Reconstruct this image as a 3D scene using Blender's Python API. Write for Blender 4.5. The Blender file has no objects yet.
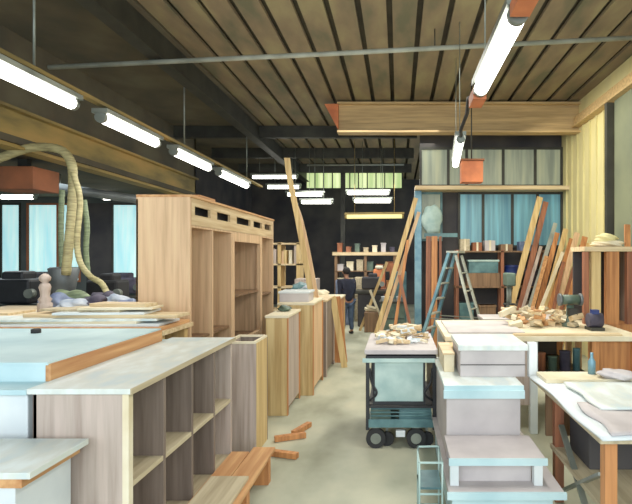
import bpy, bmesh, math, random
from mathutils import Vector, Matrix, Euler
R = random.Random(7)
COL = bpy.context.scene.collection
H = 1.9            # eye height
F = 500.0          # focal length in pixels
VX, VY = 398.0, 257.0   # where the aisle direction vanishes

def P(px, py, Y):
    return Vector(((px-VX)*Y/F, Y, H+(VY-py)*Y/F))

# ------------------------------------------------------------------ materials
def srgb(c):
    return tuple(((v/255.0)/12.92 if v/255.0 <= .04045 else ((v/255.0+.055)/1.055)**2.4) for v in c)+(1,)

def mat(name, c1, c2=None, scale=(3, 3, 3), rough=.6, metal=0, bump=.15, detail=6, c3=None, emit=0, lo=.35, hi=.65):
    m = bpy.data.materials.new(name); m.use_nodes = True
    n = m.node_tree; b = n.nodes['Principled BSDF']
    b.inputs['Roughness'].default_value = rough
    b.inputs['Metallic'].default_value = metal
    c2 = c2 or tuple(int(v*.8) for v in c1)
    tc = n.nodes.new('ShaderNodeTexCoord'); mp = n.nodes.new('ShaderNodeMapping')
    mp.inputs['Scale'].default_value = scale
    nz = n.nodes.new('ShaderNodeTexNoise'); nz.inputs['Scale'].default_value = 1
    nz.inputs['Detail'].default_value = detail
    cr = n.nodes.new('ShaderNodeValToRGB')
    cr.color_ramp.elements[0].position = lo; cr.color_ramp.elements[0].color = srgb(c2)
    cr.color_ramp.elements[1].position = hi; cr.color_ramp.elements[1].color = srgb(c1)
    if c3:
        e = cr.color_ramp.elements.new((lo+hi)/2); e.color = srgb(c3)
    L = n.links
    L.new(tc.outputs['Object'], mp.inputs['Vector']); L.new(mp.outputs['Vector'], nz.inputs['Vector'])
    L.new(nz.outputs['Fac'], cr.inputs['Fac']); L.new(cr.outputs['Color'], b.inputs['Base Color'])
    if bump:
        bp = n.nodes.new('ShaderNodeBump'); bp.inputs['Strength'].default_value = bump
        bp.inputs['Distance'].default_value = .01
        L.new(nz.outputs['Fac'], bp.inputs['Height']); L.new(bp.outputs['Normal'], b.inputs['Normal'])
    if emit:
        L.new(cr.outputs['Color'], b.inputs['Emission Color'])
        b.inputs['Emission Strength'].default_value = emit
    return m

def wood(name, c1, c2, axis='z', c3=None, rough=.6):
    s = {'x': (1.2, 22, 22), 'y': (22, 1.2, 22), 'z': (22, 22, 1.2)}[axis]
    return mat(name, c1, c2, s, rough, c3=c3, bump=.2)

M = {}
M['floor'] = mat('concrete', (192, 190, 164), (134, 136, 114), (1.6, 1.0, 1), .6, c3=(168, 170, 148), bump=.05, detail=12, lo=.3, hi=.7)
M['ceil'] = mat('roof_deck', (134, 124, 90), (92, 90, 68), (2.2, .8, 1), .8, c3=(120, 104, 80))
M['ceil_gap'] = mat('roof_groove_shade', (66, 60, 44), (50, 46, 36), rough=.9)  # shade of the recessed grooves put into their colour
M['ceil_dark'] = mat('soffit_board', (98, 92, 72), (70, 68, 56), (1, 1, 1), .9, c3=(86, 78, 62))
M['wall_r'] = mat('cream_sheet', (226, 214, 150), (196, 186, 132), (.6, 1.2, .5), .8, c3=(214, 204, 150))
M['wall_g'] = mat('grey_sheet', (120, 126, 100), (92, 100, 84), (1, 1, 1), .8)
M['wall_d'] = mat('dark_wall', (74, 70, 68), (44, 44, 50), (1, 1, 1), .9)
M['wall_m'] = mat('mid_wall', (86, 92, 90), (58, 64, 66), (1, 1, 1), .9)
M['steel_y'] = mat('ochre_girder', (176, 142, 78), (112, 98, 58), (1.3, .8, 3), .7, c3=(150, 128, 70))
M['girder'] = wood('cream_girder', (200, 168, 116), (162, 134, 90), 'x')
M['steel_d'] = mat('dark_steel', (58, 58, 50), (40, 40, 36), rough=.6, metal=.2)
M['steel_g'] = mat('grey_steel', (150, 156, 146), (110, 116, 108), rough=.4, metal=.5)
M['pipe'] = mat('painted_pipe', (158, 162, 150), (128, 132, 120), rough=.5)
M['rust'] = mat('rust_board', (158, 92, 58), (118, 74, 50), (2, 2, 2), .8)
M['orange'] = mat('orange_paint', (218, 124, 74), (186, 100, 60), (4, 4, 4), .6)
M['pine_z'] = wood('pine', (216, 188, 130), (182, 148, 92), 'z', (202, 170, 112))
M['pine_x'] = wood('pine_across', (222, 200, 158), (188, 158, 114), 'x')
M['pine_y'] = wood('pine_lengthwise', (220, 196, 152), (188, 156, 110), 'y')
M['ply'] = wood('plywood', (220, 186, 142), (194, 158, 118), 'z', (212, 174, 134))
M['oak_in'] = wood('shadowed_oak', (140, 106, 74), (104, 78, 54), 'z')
M['orange_w'] = wood('orange_wood', (206, 140, 82), (162, 102, 56), 'z')
M['orange_x'] = wood('orange_wood_lengthwise', (208, 158, 104), (176, 118, 70), 'y')
M['redwood'] = wood('red_wood', (160, 98, 66), (118, 72, 50), 'z')
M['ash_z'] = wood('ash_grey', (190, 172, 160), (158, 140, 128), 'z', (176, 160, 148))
M['ash_in'] = wood('ash_grey_shaded', (134, 118, 106), (104, 90, 80), 'z')  # ash darkened: the shade inside the pigeonholes is in the colour
M['ash_edge'] = wood('ash_edge', (196, 182, 150), (164, 148, 118), 'y')
M['pale_top'] = mat('pale_laminate', (222, 232, 230), (190, 206, 208), (7, 3, 3), .4, c3=(208, 214, 206), bump=.03)
M['cyan'] = mat('pale_cyan_film', (198, 226, 230), (162, 198, 206), (2, 2, 2), .4, bump=.05)
M['white'] = mat('white_paint', (226, 232, 232), (200, 210, 214), (2, 2, 2), .5, bump=.03)
M['pinkgrey'] = mat('pinkish_grey_board', (198, 190, 188), (176, 168, 168), (3, 3, 3), .6, bump=.03)
M['cream'] = mat('cream_board', (232, 222, 194), (210, 194, 156), (3, 3, 3), .6)
M['rubber'] = mat('black_rubber', (34, 34, 36), (22, 22, 24), rough=.7)
M['black'] = mat('blackened_metal', (42, 44, 48), (28, 30, 34), rough=.5, metal=.3)
M['teal'] = mat('teal_metal', (92, 132, 134), (58, 94, 100), (5, 5, 5), .5)
M['teal_p'] = mat('pale_teal_panel', (184, 208, 200), (150, 180, 176), (5, 5, 5), .5)
M['blue_al'] = mat('blue_aluminium', (124, 164, 176), (84, 128, 148), (4, 4, 4), .4, metal=.2)
M['alu'] = mat('aluminium', (196, 200, 186), (150, 156, 146), (4, 4, 4), .4, metal=.3)
M['blue'] = mat('blue_plastic', (40, 62, 132), (28, 42, 96), rough=.4)
M['bag_b'] = mat('blue_bag', (120, 134, 162), (78, 92, 126), (6, 6, 6), .6)
M['bag_p'] = mat('purple_cloth', (82, 76, 92), (48, 46, 62), (6, 6, 6), .8)
M['bag_w'] = mat('white_bag', (188, 196, 204), (130, 146, 168), (6, 6, 6), .6)
M['hose'] = mat('yellow_hose', (188, 178, 128), (140, 130, 88), (6, 6, 40), .6)
M['hose_g'] = mat('grey_green_hose', (134, 150, 112), (98, 112, 84), (6, 6, 40), .6)
M['duct'] = mat('grey_duct', (116, 122, 124), (84, 90, 92), rough=.5, metal=.4)
M['skin'] = mat('skin', (178, 128, 100), (160, 110, 84), rough=.6)
M['navy'] = mat('navy_shirt', (34, 38, 56), (24, 26, 42), (8, 8, 8), .9)
M['jeans'] = mat('blue_jeans', (74, 92, 116), (54, 70, 94), (8, 8, 8), .9)
M['hair'] = mat('dark_hair', (30, 24, 22), (20, 16, 14), (30, 30, 30), .8)
M['green_m'] = mat('green_machine', (92, 112, 96), (62, 80, 70), (5, 5, 5), .5)
M['tube'] = mat('lit_tube', (255, 252, 240), (255, 252, 240), emit=7, bump=0)
M['tube_y'] = mat('lit_yellow_tube', (240, 226, 150), (240, 226, 150), emit=1.0, bump=0)
M['win_b'] = mat('blue_glazing', (104, 160, 172), (66, 112, 130), (9, 1, .4), .3, c3=(92, 136, 146), emit=.36, bump=0)
M['win_c'] = mat('pale_glazing', (196, 232, 226), (150, 204, 214), (6, 1, .6), .3, emit=.85, bump=0)
M['win_g'] = mat('grey_glazing', (150, 154, 126), (110, 118, 104), (8, 1, .5), .4, c3=(132, 140, 120), emit=.36, bump=0)
M['sky_s'] = mat('skylight_sheet', (226, 240, 176), (150, 176, 110), (4, 1, .3), .4, emit=1.0, bump=0)

# ------------------------------------------------------------------ mesh builder
class MB:
    def __init__(s): s.bm = bmesh.new()
    def box(s, x0, x1, y0, y1, z0, z1):
        v = [s.bm.verts.new((x, y, z)) for z in (z0, z1) for y in (y0, y1) for x in (x0, x1)]
        for f in ((0,2,3,1),(4,5,7,6),(0,1,5,4),(2,6,7,3),(0,4,6,2),(1,3,7,5)):
            s.bm.faces.new([v[i] for i in f])
        return s
    def obox(s, c, size, rot=(0,0,0)):
        n = len(s.bm.verts); hx, hy, hz = (v/2 for v in size)
        s.box(-hx, hx, -hy, hy, -hz, hz); s.bm.verts.ensure_lookup_table()
        m = Matrix.Translation(c) @ Euler(rot).to_matrix().to_4x4()
        for v in s.bm.verts[n:]: v.co = m @ v.co
        return s
    def beam(s, p, q, w, t, up=(0,1,0)):
        p = Vector(p); q = Vector(q); d = (q-p); L = d.length; d.normalize()
        u = Vector(up)
        if abs(d.dot(u)) > .98: u = Vector((1,0,0))
        a = d.cross(u).normalized(); b = a.cross(d).normalized()
        v = []
        for o in (p, q):
            for i, j in ((-1,-1),(1,-1),(1,1),(-1,1)):
                v.append(s.bm.verts.new(o+a*i*w/2+b*j*t/2))
        for f in ((3,2,1,0),(4,5,6,7),(0,1,5,4),(1,2,6,5),(2,3,7,6),(3,0,4,7)):
            s.bm.faces.new([v[i] for i in f])
        return s
    def tube(s, pts, r, n=12, cap=True, ridge=0):
        pts = [Vector(p) for p in pts]; rings = []
        for i, p in enumerate(pts):
            d = (pts[min(i+1, len(pts)-1)]-pts[max(i-1, 0)]).normalized()
            u = Vector((0,1,0)) if abs(d.y) < .9 else Vector((1,0,0))
            a = d.cross(u).normalized(); b = d.cross(a).normalized()
            rr = (r[i] if isinstance(r, (list, tuple)) else r)*(1+(ridge if i % 2 else 0))
            rings.append([s.bm.verts.new(p+(a*math.cos(2*math.pi*k/n)+b*math.sin(2*math.pi*k/n))*rr) for k in range(n)])
        for A, B in zip(rings, rings[1:]):
            for k in range(n):
                f = s.bm.faces.new((A[k], A[(k+1)%n], B[(k+1)%n], B[k])); f.smooth = True
        if cap:
            s.bm.faces.new(rings[0][::-1]); s.bm.faces.new(rings[-1])
        return s
    def lathe(s, c, prof, n=16):
        return s.tube([(c[0], c[1], c[2]+z) for r, z in prof], [r for r, z in prof], n)
    def prism(s, poly, y0, y1):      # polygon in xz, extruded along y
        a = [s.bm.verts.new((x, y0, z)) for x, z in poly]; b = [s.bm.verts.new((x, y1, z)) for x, z in poly]
        s.bm.faces.new(a); s.bm.faces.new(b[::-1])
        for i in range(len(a)):
            j = (i+1) % len(a); s.bm.faces.new((a[j], a[i], b[i], b[j]))
        return s
    def blob(s, c, size, seed=0, sub=3, rough=.25, flat=False):
        r = random.Random(seed); n = len(s.bm.verts)
        t = bmesh.new(); bmesh.ops.create_icosphere(t, subdivisions=sub, radius=1)
        ph = [(r.uniform(0, 6), r.uniform(1.5, 4)) for _ in range(6)]
        vs = {}
        for v in t.verts:
            p = v.co; k = 1+rough*(math.sin(p.x*ph[0][1]+ph[0][0])*math.sin(p.y*ph[1][1]+ph[1][0])+.5*math.sin(p.z*ph[2][1]*2+ph[2][0]+p.x*ph[3][1]*2))
            z = p.z*size[2]*k
            z = max(z, -size[2]*.8)
            vs[v.index] = s.bm.verts.new((c[0]+p.x*size[0]*k, c[1]+p.y*size[1]*k, c[2]+z+size[2]*.8))
        for f in t.faces:
            g = s.bm.faces.new([vs[v.index] for v in f.verts]); g.smooth = True
        t.free(); return s

def build(mb, name, m, parent=None, bevel=0, world=True):
    bm = mb.bm
    bmesh.ops.recalc_face_normals(bm, faces=bm.faces[:])
    off = Vector((0,0,0))
    if parent is not None and world:
        p = parent
        while p is not None: off += p.location; p = p.parent
    base = Vector((0,0,0))
    if parent is None:      # origin at the base centre of the thing
        xs = [v.co.x for v in bm.verts]; ys = [v.co.y for v in bm.verts]; zs = [v.co.z for v in bm.verts]
        base = Vector(((min(xs)+max(xs))/2, (min(ys)+max(ys))/2, min(zs)))
    for v in bm.verts: v.co -= off+base
    me = bpy.data.meshes.new(name); bm.to_mesh(me); bm.free()
    me.materials.append(M[m] if isinstance(m, str) else m)
    o = bpy.data.objects.new(name, me); COL.objects.link(o)
    o.location = base
    if parent is not None: o.parent = parent
    if bevel:
        b = o.modifiers.new('Bevel', 'BEVEL'); b.width = bevel; b.segments = 2; b.limit_method = 'ANGLE'
    return o

def tag(o, label, cat, group=None):
    o['label'] = label; o['category'] = cat
    if group: o['group'] = group
    return o
def thing(name, loc, label, cat, group=None):
    o = bpy.data.objects.new(name, None); COL.objects.link(o); o.location = loc; o.empty_display_size = .1
    return tag(o, label, cat, group)
def struct(mb, name, m, bevel=0):
    o = build(mb, name, m, None, bevel); o['kind'] = 'structure'; return o
def copy_tree(root, loc=None, rz=None, label=None, group=None):
    r = root.copy(); COL.objects.link(r)
    if loc is not None: r.location = loc
    if rz is not None: r.rotation_euler[2] = rz
    if label: r['label'] = label
    if group: r['group'] = group
    for ch in [o for o in bpy.data.objects if o.parent == root]:
        c = ch.copy(); COL.objects.link(c); c.parent = r
        for g in [o for o in bpy.data.objects if o.parent == ch]:
            d = g.copy(); COL.objects.link(d); d.parent = c
    return r

# ================================================================== THE SETTING
WR = 3.6; WL = -11.0; YB = 11.0; YF = 20.0; ZC = 5.0
struct(MB().box(WL, WR+.2, -2.5, YF+.2, -.1, 0), 'floor', 'floor')
# ribbed roof deck: broad pans and narrow recessed grooves running down the hall
mb = MB(); x = -3.15
while x < WR+.2:
    mb.box(x, min(x+.308, WR+.2), -1.5, YF, ZC, ZC+.05); x += .385
cl = struct(mb, 'ceiling', 'ceil'); 
struct(MB().box(-3.3, WR+.2, -1.5, YF, ZC+.09, ZC+.14), 'ceiling_groove_board', 'ceil_gap')
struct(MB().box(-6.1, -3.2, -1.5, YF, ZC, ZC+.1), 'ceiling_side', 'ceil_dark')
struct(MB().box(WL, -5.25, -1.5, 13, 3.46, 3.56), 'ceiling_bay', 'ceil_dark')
struct(MB().box(WR, WR+.15, 0, YB+.1, 0, ZC), 'wall_right', 'wall_r')
struct(MB().box(WL-.15, WL, -1.5, 13.1, 0, 3.5), 'wall_left', 'wall_m')
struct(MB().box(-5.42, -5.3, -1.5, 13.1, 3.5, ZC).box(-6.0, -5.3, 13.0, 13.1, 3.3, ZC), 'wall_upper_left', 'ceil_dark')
struct(MB().box(-6.0, WR+.2, YF, YF+.15, 0, ZC+.1), 'wall_far', 'wall_d')
struct(MB().box(-6.0, -5.85, 13, YF, 0, ZC), 'wall_far_left', 'wall_d')
# partition at the back of the right bay
struct(MB().box(.48, WR, YB, YB+.12, 0, ZC), 'wall_back', 'wall_d')
# left bay back wall in pieces around its glazing
mb = MB(); mb.box(WL, -5.85, 13, 13.12, 0, 1.25).box(WL, -5.85, 13, 13.12, 3.3, 3.56)
for a, b in ((-10.9, -10.3), (-9.85, -9.6), (-8.3, -8.1), (-6.75, -5.85)): mb.box(a, b, 13, 13.12, 1.25, 3.3)
struct(mb, 'wall_left_back', 'wall_m')
struct(MB().box(-8.1, -7.45, 13.0, 13.10, 1.25, 3.3), 'wall_dark_panel', 'wall_d')
def window(n, x0, x1, z0, z1, y, m, frame, mull=()):
    w = build(MB().box(x0, x1, y, y+.03, z0, z1), 'window_%d' % n, m); w['kind'] = 'structure'
    mb = MB(); t = .05
    mb.box(x0-t, x1+t, y-.04, y+.03, z0-t, z0).box(x0-t, x1+t, y-.04, y+.03, z1, z1+t)
    mb.box(x0-t, x0, y-.04, y+.03, z0, z1).box(x1, x1+t, y-.04, y+.03, z0, z1)
    for q in mull: mb.box(q-.03, q+.03, y-.03, y, z0, z1)
    build(mb, 'window_frame', frame, w)
window(1, -10.3, -9.85, 1.3, 3.25, 13.02, 'win_c', 'steel_d')
window(2, -9.6, -8.3, 1.3, 3.25, 13.02, 'win_c', 'rust', (-8.85,))
window(3, -7.4, -6.8, 1.3, 3.25, 13.02, 'win_c', 'steel_d')
window(4, 1.36, 3.55, 2.16, 3.27, YB-.05, 'win_b', 'steel_d', (1.86, 2.5, 3.05))
window(5, .52, 3.55, 3.48, 4.25, YB-.05, 'win_g', 'steel_d', (1.1, 1.5, 2.3, 3.0))
window(6, .52, .92, 2.3, 3.27, YB-.05, 'win_g', 'teal')
# clerestory strip at the end of the hall
sk = build(MB().box(-3.3, .15, 18.0, 18.03, 4.38, 4.92), 'window_7', 'sky_s'); sk['kind'] = 'structure'
mb = MB()
for i in range(12):
    q = -3.3+i*3.45/11; mb.box(q-.02, q+.02, 17.96, 18.0, 4.36, 4.94)
mb.box(-3.35, .2, 17.96, 18.03, 4.32, 4.38).box(-3.35, .2, 17.96, 18.03, 4.92, 4.97)
build(mb, 'window_frame', 'steel_d', sk)
# girders and columns
mb = MB().box(-1.2, WR, 9.95, 10.0, 4.40, 4.92).box(-1.2, WR, 9.85, 10.1, 4.36, 4.40).box(-1.2, WR, 9.85, 10.1, 4.92, 4.96)
struct(mb, 'trim_girder', 'girder')
struct(MB().prism([(-1.45, 4.92), (-1.18, 4.92), (-1.18, 4.42)], 9.86, 10.06), 'trim_bracket', 'orange')  # orange light on the bracket is put into its colour
mb = MB().box(-5.35, -5.28, -1.5, 13, 3.42, 3.9).box(-5.42, -5.18, -1.5, 13, 3.38, 3.42).box(-5.42, -5.18, -1.5, 13, 3.9, 3.94)
struct(mb, 'trim_side_girder', 'steel_y')
mb = MB().box(-3.32, -3.28, -1.5, YF, 4.62, 5.0).box(-3.4, -3.2, -1.5, YF, 4.60, 4.63)
struct(mb, 'trim_roof_beam', 'steel_d')
mb = MB()
for yy in (11.8, 14.2, 16.6): mb.box(-5.3, .45, yy, yy+.12, 4.72, 5.0)
struct(mb, 'trim_cross_beams', 'steel_d')
struct(MB().box(3.48, 3.6, 1.0, 9.9, 4.5, 4.66).box(3.44, 3.6, 1.0, 9.9, 4.46, 4.5), 'trim_wall_plate', 'girder')
struct(MB().box(3.46, 3.6, 8.28, 8.38, 0, 4.5), 'trim_column', 'steel_d')
struct(MB().box(3.55, 3.62, 1.0, 8.2, 1.2, 4.46), 'wall_right_lining', 'wall_g')
mb = MB()
for k in range(7): mb.box(3.57, 3.6, 8.7+k*.32, 8.73+k*.32, 1.2, 4.46)
struct(mb, 'trim_cover_strips', 'wall_r')
struct(MB().box(.36, .50, 10.7, 10.98, 0, 3.32), 'trim_post', 'blue_al')
struct(MB().box(.36, 3.6, 10.5, 10.98, 3.32, 3.40), 'trim_ledge', 'pine_x')
struct(MB().box(-5.36, -5.2, 12.8, 13.0, 0, 3.4), 'trim_bay_column', 'steel_d')

# ================================================================== LAMPS, PIPES
def lamp(p, q, label, group, tube='tube', body='steel_g', r=.05, w=.14, hang=5.0):
    c = (Vector(p)+Vector(q))/2
    t = thing('fluorescent_lamp', c, label, 'lamp', group)
    d = (Vector(q)-Vector(p)).normalized()
    build(MB().beam(Vector(p)-d*.06+Vector((0,0,.07)), Vector(q)+d*.06+Vector((0,0,.07)), w, .05, (0,0,1)), 'housing', body, t)
    build(MB().tube([p, q], r, 12), 'light_tube', tube, t)
    for e, s in ((Vector(p), -1), (Vector(q), 1)):
        build(MB().tube([e, e+d*s*.05], r*1.05, 12), 'end_cap', body, t)
        if hang:
            h0 = e-d*s*.2+Vector((0,0,.09)); build(MB().tube([h0, (h0.x, h0.y, hang)], .006, 6), 'hanger', body, t)
    return t
names = ['nearest', 'second nearest', 'third', 'farthest']
for i, (y0, y1) in enumerate(((3.75, 5.2), (5.75, 7.0), (7.6, 8.95), (9.5, 11.2))):
    lamp((-3.4, y0, 3.5), (-3.4, y1, 3.5), '%s tube lamp of the row hung along the left girder rail' % names[i], 'tube lamps along the left rail', r=.062, w=.18, hang=3.645)
o = build(MB().box(-3.46, -3.38, 2.5, 12.5, 3.64, 3.68), 'lamp_rail', 'steel_y'); tag(o, 'thin ochre rail carrying the long row of tube lamps', 'rail')
for i, yy in enumerate((4.7, 8.0, 11.3)):
    o = build(MB().tube([(-3.42, yy, 3.68), (-3.42, yy, 5.0)], .012, 8), 'hanging_rod', 'steel_g')
    tag(o, ['nearest', 'middle', 'farthest'][i]+' vertical rod holding the left lamp rail to the roof', 'rod', 'rods of the left lamp rail')
t = lamp((.74, 3.12, 3.4), (.74, 4.45, 3.4), 'large bright tube lamp hanging nearest over the aisle on an orange batten', None, r=.062, w=.15)
build(MB().box(.68, .80, 2.7, 3.04, 3.36, 3.44), 'end_batten', 'orange', t); build(MB().box(.68, .80, 4.52, 4.80, 3.33, 3.43), 'end_batten', 'orange', t)
t = lamp((.80, 6.4, 3.4), (.92, 8.0, 3.38), 'short tube lamp hanging over the right bay before the cream girder', None, r=.05)
o = build(MB().tube([(.75, 4.8, 3.4), (.72, 5.1, 3.52), (.76, 5.5, 3.48), (.74, 5.9, 3.40), (.8, 6.36, 3.44)], .022, 8), 'power_cable', 'rubber')
tag(o, 'black cable looping between the two lamps of the right bay', 'cable')
t = thing('extraction_box', (1.31, 8.92, 3.22), 'orange box hanging beside the short tube lamp', 'box')
build(MB().box(1.12, 1.5, 8.8, 9.05, 3.22, 3.60), 'box_body', 'orange', t, .01)
build(MB().box(1.10, 1.52, 8.78, 9.07, 3.60, 3.63), 'lid', 'rust', t)
build(MB().tube([(1.31, 8.92, 3.63), (1.31, 8.92, 5.0)], .012, 8), 'hanger', 'steel_d', t)
far = [(253, 296, 177, 15), (268, 299, 187, 14.3), (288, 322, 194.5, 14), (302, 331, 202, 13.5), (348, 388, 193, 14), (355, 390, 201, 13.5)]
fl = ['uppermost left lit tube in the dark far roof, left of the skylight strip', 'second lit tube down on the left of the far roof', 'third lit tube down, below the skylight strip on its left',
      'lowest white tube on the left of the far roof', 'upper white tube under the skylight strip on the right', 'lower white tube under the skylight strip on the right']
for (a, b, y, Y), l in zip(far, fl):
    lamp(P(a, y, Y), P(b, y, Y), l, 'tube lamps in the far hall', r=.05)
lamp(P(347, 216.5, 13), P(402, 216, 13), 'dim yellow tube hanging lowest in the dark far hall', 'tube lamps in the far hall', 'tube_y', 'steel_y', r=.06)
for (a, b, y, Y), l in zip(((44, 62, 184, 11), (2, 34, 197, 11.5), (104, 116, 198, 12)), ('short lit tube behind the yellow hoses in the left bay', 'long lit tube at the far left of the side bay', 'small lit tube by the right window of the left bay')):
    lamp(P(a, y, Y), P(b, y, Y), l, 'tube lamps in the left bay', r=.05, hang=3.46)
# cross pipe
t = thing('conduit_pipe', (-.5, 6.8, 4.7), 'long pale pipe crossing under the roof deck from side to side', 'pipe')
build(MB().tube([(-4.75, 6.8, 4.48), (-1, 6.8, 4.66), (3.55, 6.8, 4.90)], .032, 12), 'pipe', 'pipe', t)
for x in (-3.3, .5, 3.2):
    z = 4.48+(x+4.75)*.0506; build(MB().tube([(x, 6.8, z), (x, 6.8, 5.0)], .009, 6), 'pipe_clamp', 'steel_d', t)
o = build(MB().tube([(-3.0, 16.5, 4.93), (.2, 16.5, 4.95)], .03, 8), 'bright_line_pipe', 'pipe'); tag(o, 'thin pale conduit added as the bright line above the far skylight strip', 'pipe')  # made-up conduit standing in for a thin bright line of light

# ================================================================== LEFT BAY: hoses, machines
def bez(pts, n=10):
    out = []; pts = [Vector(p) for p in pts]
    q = [pts[0]*2-pts[1]]+pts+[pts[-1]*2-pts[-2]]
    for i in range(1, len(q)-2):
        for k in range(n):
            t = k/n; a, b, c, d = q[i-1], q[i], q[i+1], q[i+2]
            out.append(.5*((2*b)+(c-a)*t+(2*a-5*b+4*c-d)*t*t+(3*b-a-3*c+d)*t**3))
    out.append(pts[-1]); return out
def hose(pts, r, m, label):
    o = build(MB().tube(bez(pts, 10), r, 12, ridge=.07), 'extraction_hose', m); tag(o, label, 'hose', 'flexible hoses in the left bay'); return o
Yh = 7.0
hose([P(-6, 160, Yh), P(30, 148, Yh), P(58, 149, Yh), P(70, 160, Yh), P(73, 180, Yh), P(71, 220, Yh), P(66, 275, Yh)], .058, 'hose', 'thick yellowish hose arching over from the left and dropping to the bags')
hose([P(73, 172, 6.85), P(80, 200, 6.85), P(77, 240, 6.85), P(80, 262, 6.85), P(90, 276, 6.85), P(102, 284, 6.7), P(110, 300, 6.5)], .036, 'hose', 'thin yellow hose curling right at its lower end')
hose([P(84, 200, 7.3), P(87, 225, 7.3), P(86, 250, 7.3), P(88, 276, 7.3)], .036, 'hose_g', 'short green hose hanging straight behind the curling one')
hose([P(62, 190, 7.4), P(61, 230, 7.4), P(62, 276, 7.4)], .036, 'hose_g', 'green hose hanging straight left of the thick arching one')
t = thing('air_duct', P(60, 186, 9.4), 'grey metal air duct running under the ochre girder', 'duct')
build(MB().tube([P(-10, 182, 9.2), P(60, 188, 9.4), P(140, 200, 10)], .085, 16), 'duct_pipe', 'duct', t)
p_ = P(60, 188, 9.4); build(MB().tube([p_, (p_.x, p_.y, 3.46)], .012, 8), 'hanger', 'steel_g', t)
t = thing('extraction_hood', P(30, 195, 8.2), 'rust brown hood hanging in the left bay under the ochre girder', 'hood')
build(MB().box(-6.35, -5.62, 7.7, 8.3, 2.95, 3.3), 'hood_box', 'rust', t, .01)
build(MB().box(-6.05, -5.9, 7.95, 8.05, 3.3, 3.46), 'hanger', 'steel_d', t)
t = thing('hose_manifold', P(68, 290, 7), 'pale steel cyclone cone that the hoses drop into', 'machine')
build(MB().lathe(P(64, 300, 7.15), [(.1, 0), (.13, .05), (.16, .25), (.2, .45), (.17, .47)], 18), 'cone', 'duct', t)
build(MB().box(-5.0, -4.4, 6.95, 7.4, 0, 1.33), 'plinth', 'wall_d', t, .01)
# dark planer at far left
def machine(x, y, w, d, h, label, m='black'):
    t = thing('woodworking_machine', (x, y, 0), label, 'machine')
    build(MB().box(x-w/2, x+w/2, y-d/2, y+d/2, 0, h*.62), 'body', m, t, .03)
    build(MB().box(x-w*.6, x+w*.6, y-d*.55, y+d*.55, h*.62, h*.68), 'work_table', 'steel_d', t, .01)
    build(MB().box(x-w*.36, x+w*.4, y-d*.3, y+d*.3, h*.70, h*.93).box(x-w*.1, x+w*.25, y-d*.2, y+d*.2, h*.90, h), 'head', m, t, .04)
    build(MB().tube([(x+w*.45, y-d*.3, h*.8), (x+w*.45, y-d*.42, h*.8)], .07, 14), 'hand_wheel', 'steel_g', t)
    return t
machine(-6.05, 7.9, 1.0, .8, 1.68, 'dark cast machine with a raised head at the far left')
machine(-7.4, 10.2, 1.1, .9, 1.6, 'black machine standing before the wide pale window', 'wall_d')
machine(-5.0, 8.6, .7, .7, 1.62, 'dark brown machine behind the turned wooden post', 'rubber')
machine(-6.3, 11.2, 1.3, .7, 1.55, 'low dark machine below the narrow right window of the bay', 'bag_p')

# bench in the bay with bags
def trestle(name, x0, x1, y0, y1, z, label, top='pine_x', leg='pine_z', thick=.04):
    t = thing(name, ((x0+x1)/2, (y0+y1)/2, 0), label, 'table')
    build(MB().box(x0, x1, y0, y1, z-thick, z), 'tabletop', top, t, .004)
    for a in (x0+.08, x1-.08):
        for b in (y0+.08, y1-.08):
            build(MB().box(a-.04, a+.04, b-.04, b+.04, 0, z-thick), 'leg', leg, t, .004)
    build(MB().box(x0+.08, x1-.08, y0+.06, y0+.09, z-thick-.12, z-thick).box(x0+.08, x1-.08, y1-.09, y1-.06, z-thick-.12, z-thick), 'apron', leg, t)
    return t
trestle('work_table', -5.3, -2.75, 5.75, 6.8, 1.24, 'rough wooden table under the heap of blue and purple bags')
bags = [(58, 300, 6.3, .22, .2, .13, 'bag_b', 'pale blue bag lying behind the turned wooden post'),
        (76, 303, 6.1, .16, .2, .10, 'bag_w', 'whitish bag slumped between the blue and purple heaps'),
        (92, 300, 6.2, .20, .2, .12, 'bag_p', 'dark purple cloth bundle in the middle of the heap'),
        (104, 290, 6.5, .17, .15, .15, 'bag_p', 'tall dark bundle at the back of the heap'),
        (116, 288, 6.45, .15, .15, .14, 'bag_w', 'white sack leaning towards the pale window'),
        (130, 296, 6.2, .12, .15, .10, 'bag_b', 'small blue bag against the tall wardrobe carcass')]
for i, (px, py, Y, a, b, c, m, l) in enumerate(bags):
    o = build(MB().blob(((px-VX)*Y/F, Y, 1.24), (a, b, c*.75), i+3, 4, rough=.34), 'bag', m); tag(o, l, 'bag')
o = build(MB().blob(((70-VX)*6.6/F, 6.6, 1.24), (.26, .15, .12), 30, 4, rough=.3), 'sack', 'hose_g'); tag(o, 'brownish green sack behind the pale blue bag', 'bag')

# ================================================================== FOREGROUND SHELF CABINET
t = thing('pigeonhole_cabinet', (-1.7, 3.5, 0), 'long grey wood cabinet of open pigeonholes with a pale top in the foreground', 'cabinet')
cx0, cx1, cy0, cy1, ct = -1.95, -1.44, 2.67, 4.34, 1.2
build(MB().box(cx0, cx1, cy0, cy0+.035, .06, ct-.03), 'side_panel', 'ash_z', t, .003)
build(MB().box(cx0, cx1, cy1-.035, cy1, .06, ct-.03), 'side_panel', 'ash_z', t, .003)
build(MB().box(cx0-.02, cx1+.02, cy0-.02, cy1+.02, ct-.03, ct), 'top_panel', 'pale_top', t, .004)
build(MB().box(cx1-.03, cx1+.004, cy0-.004, cy0+.04, .06, ct-.03), 'corner_edging', 'cream', t)
build(MB().box(cx1+.02, cx1+.026, cy0-.02, cy1+.02, ct-.032, ct), 'top_edging', 'ash_edge', t)
for k in range(1, 4):
    y = cy0+k*(cy1-cy0)/4; build(MB().box(cx0+.02, cx1, y-.016, y+.016, .2, ct-.03), 'divider', 'ash_in', t, .002)
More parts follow.
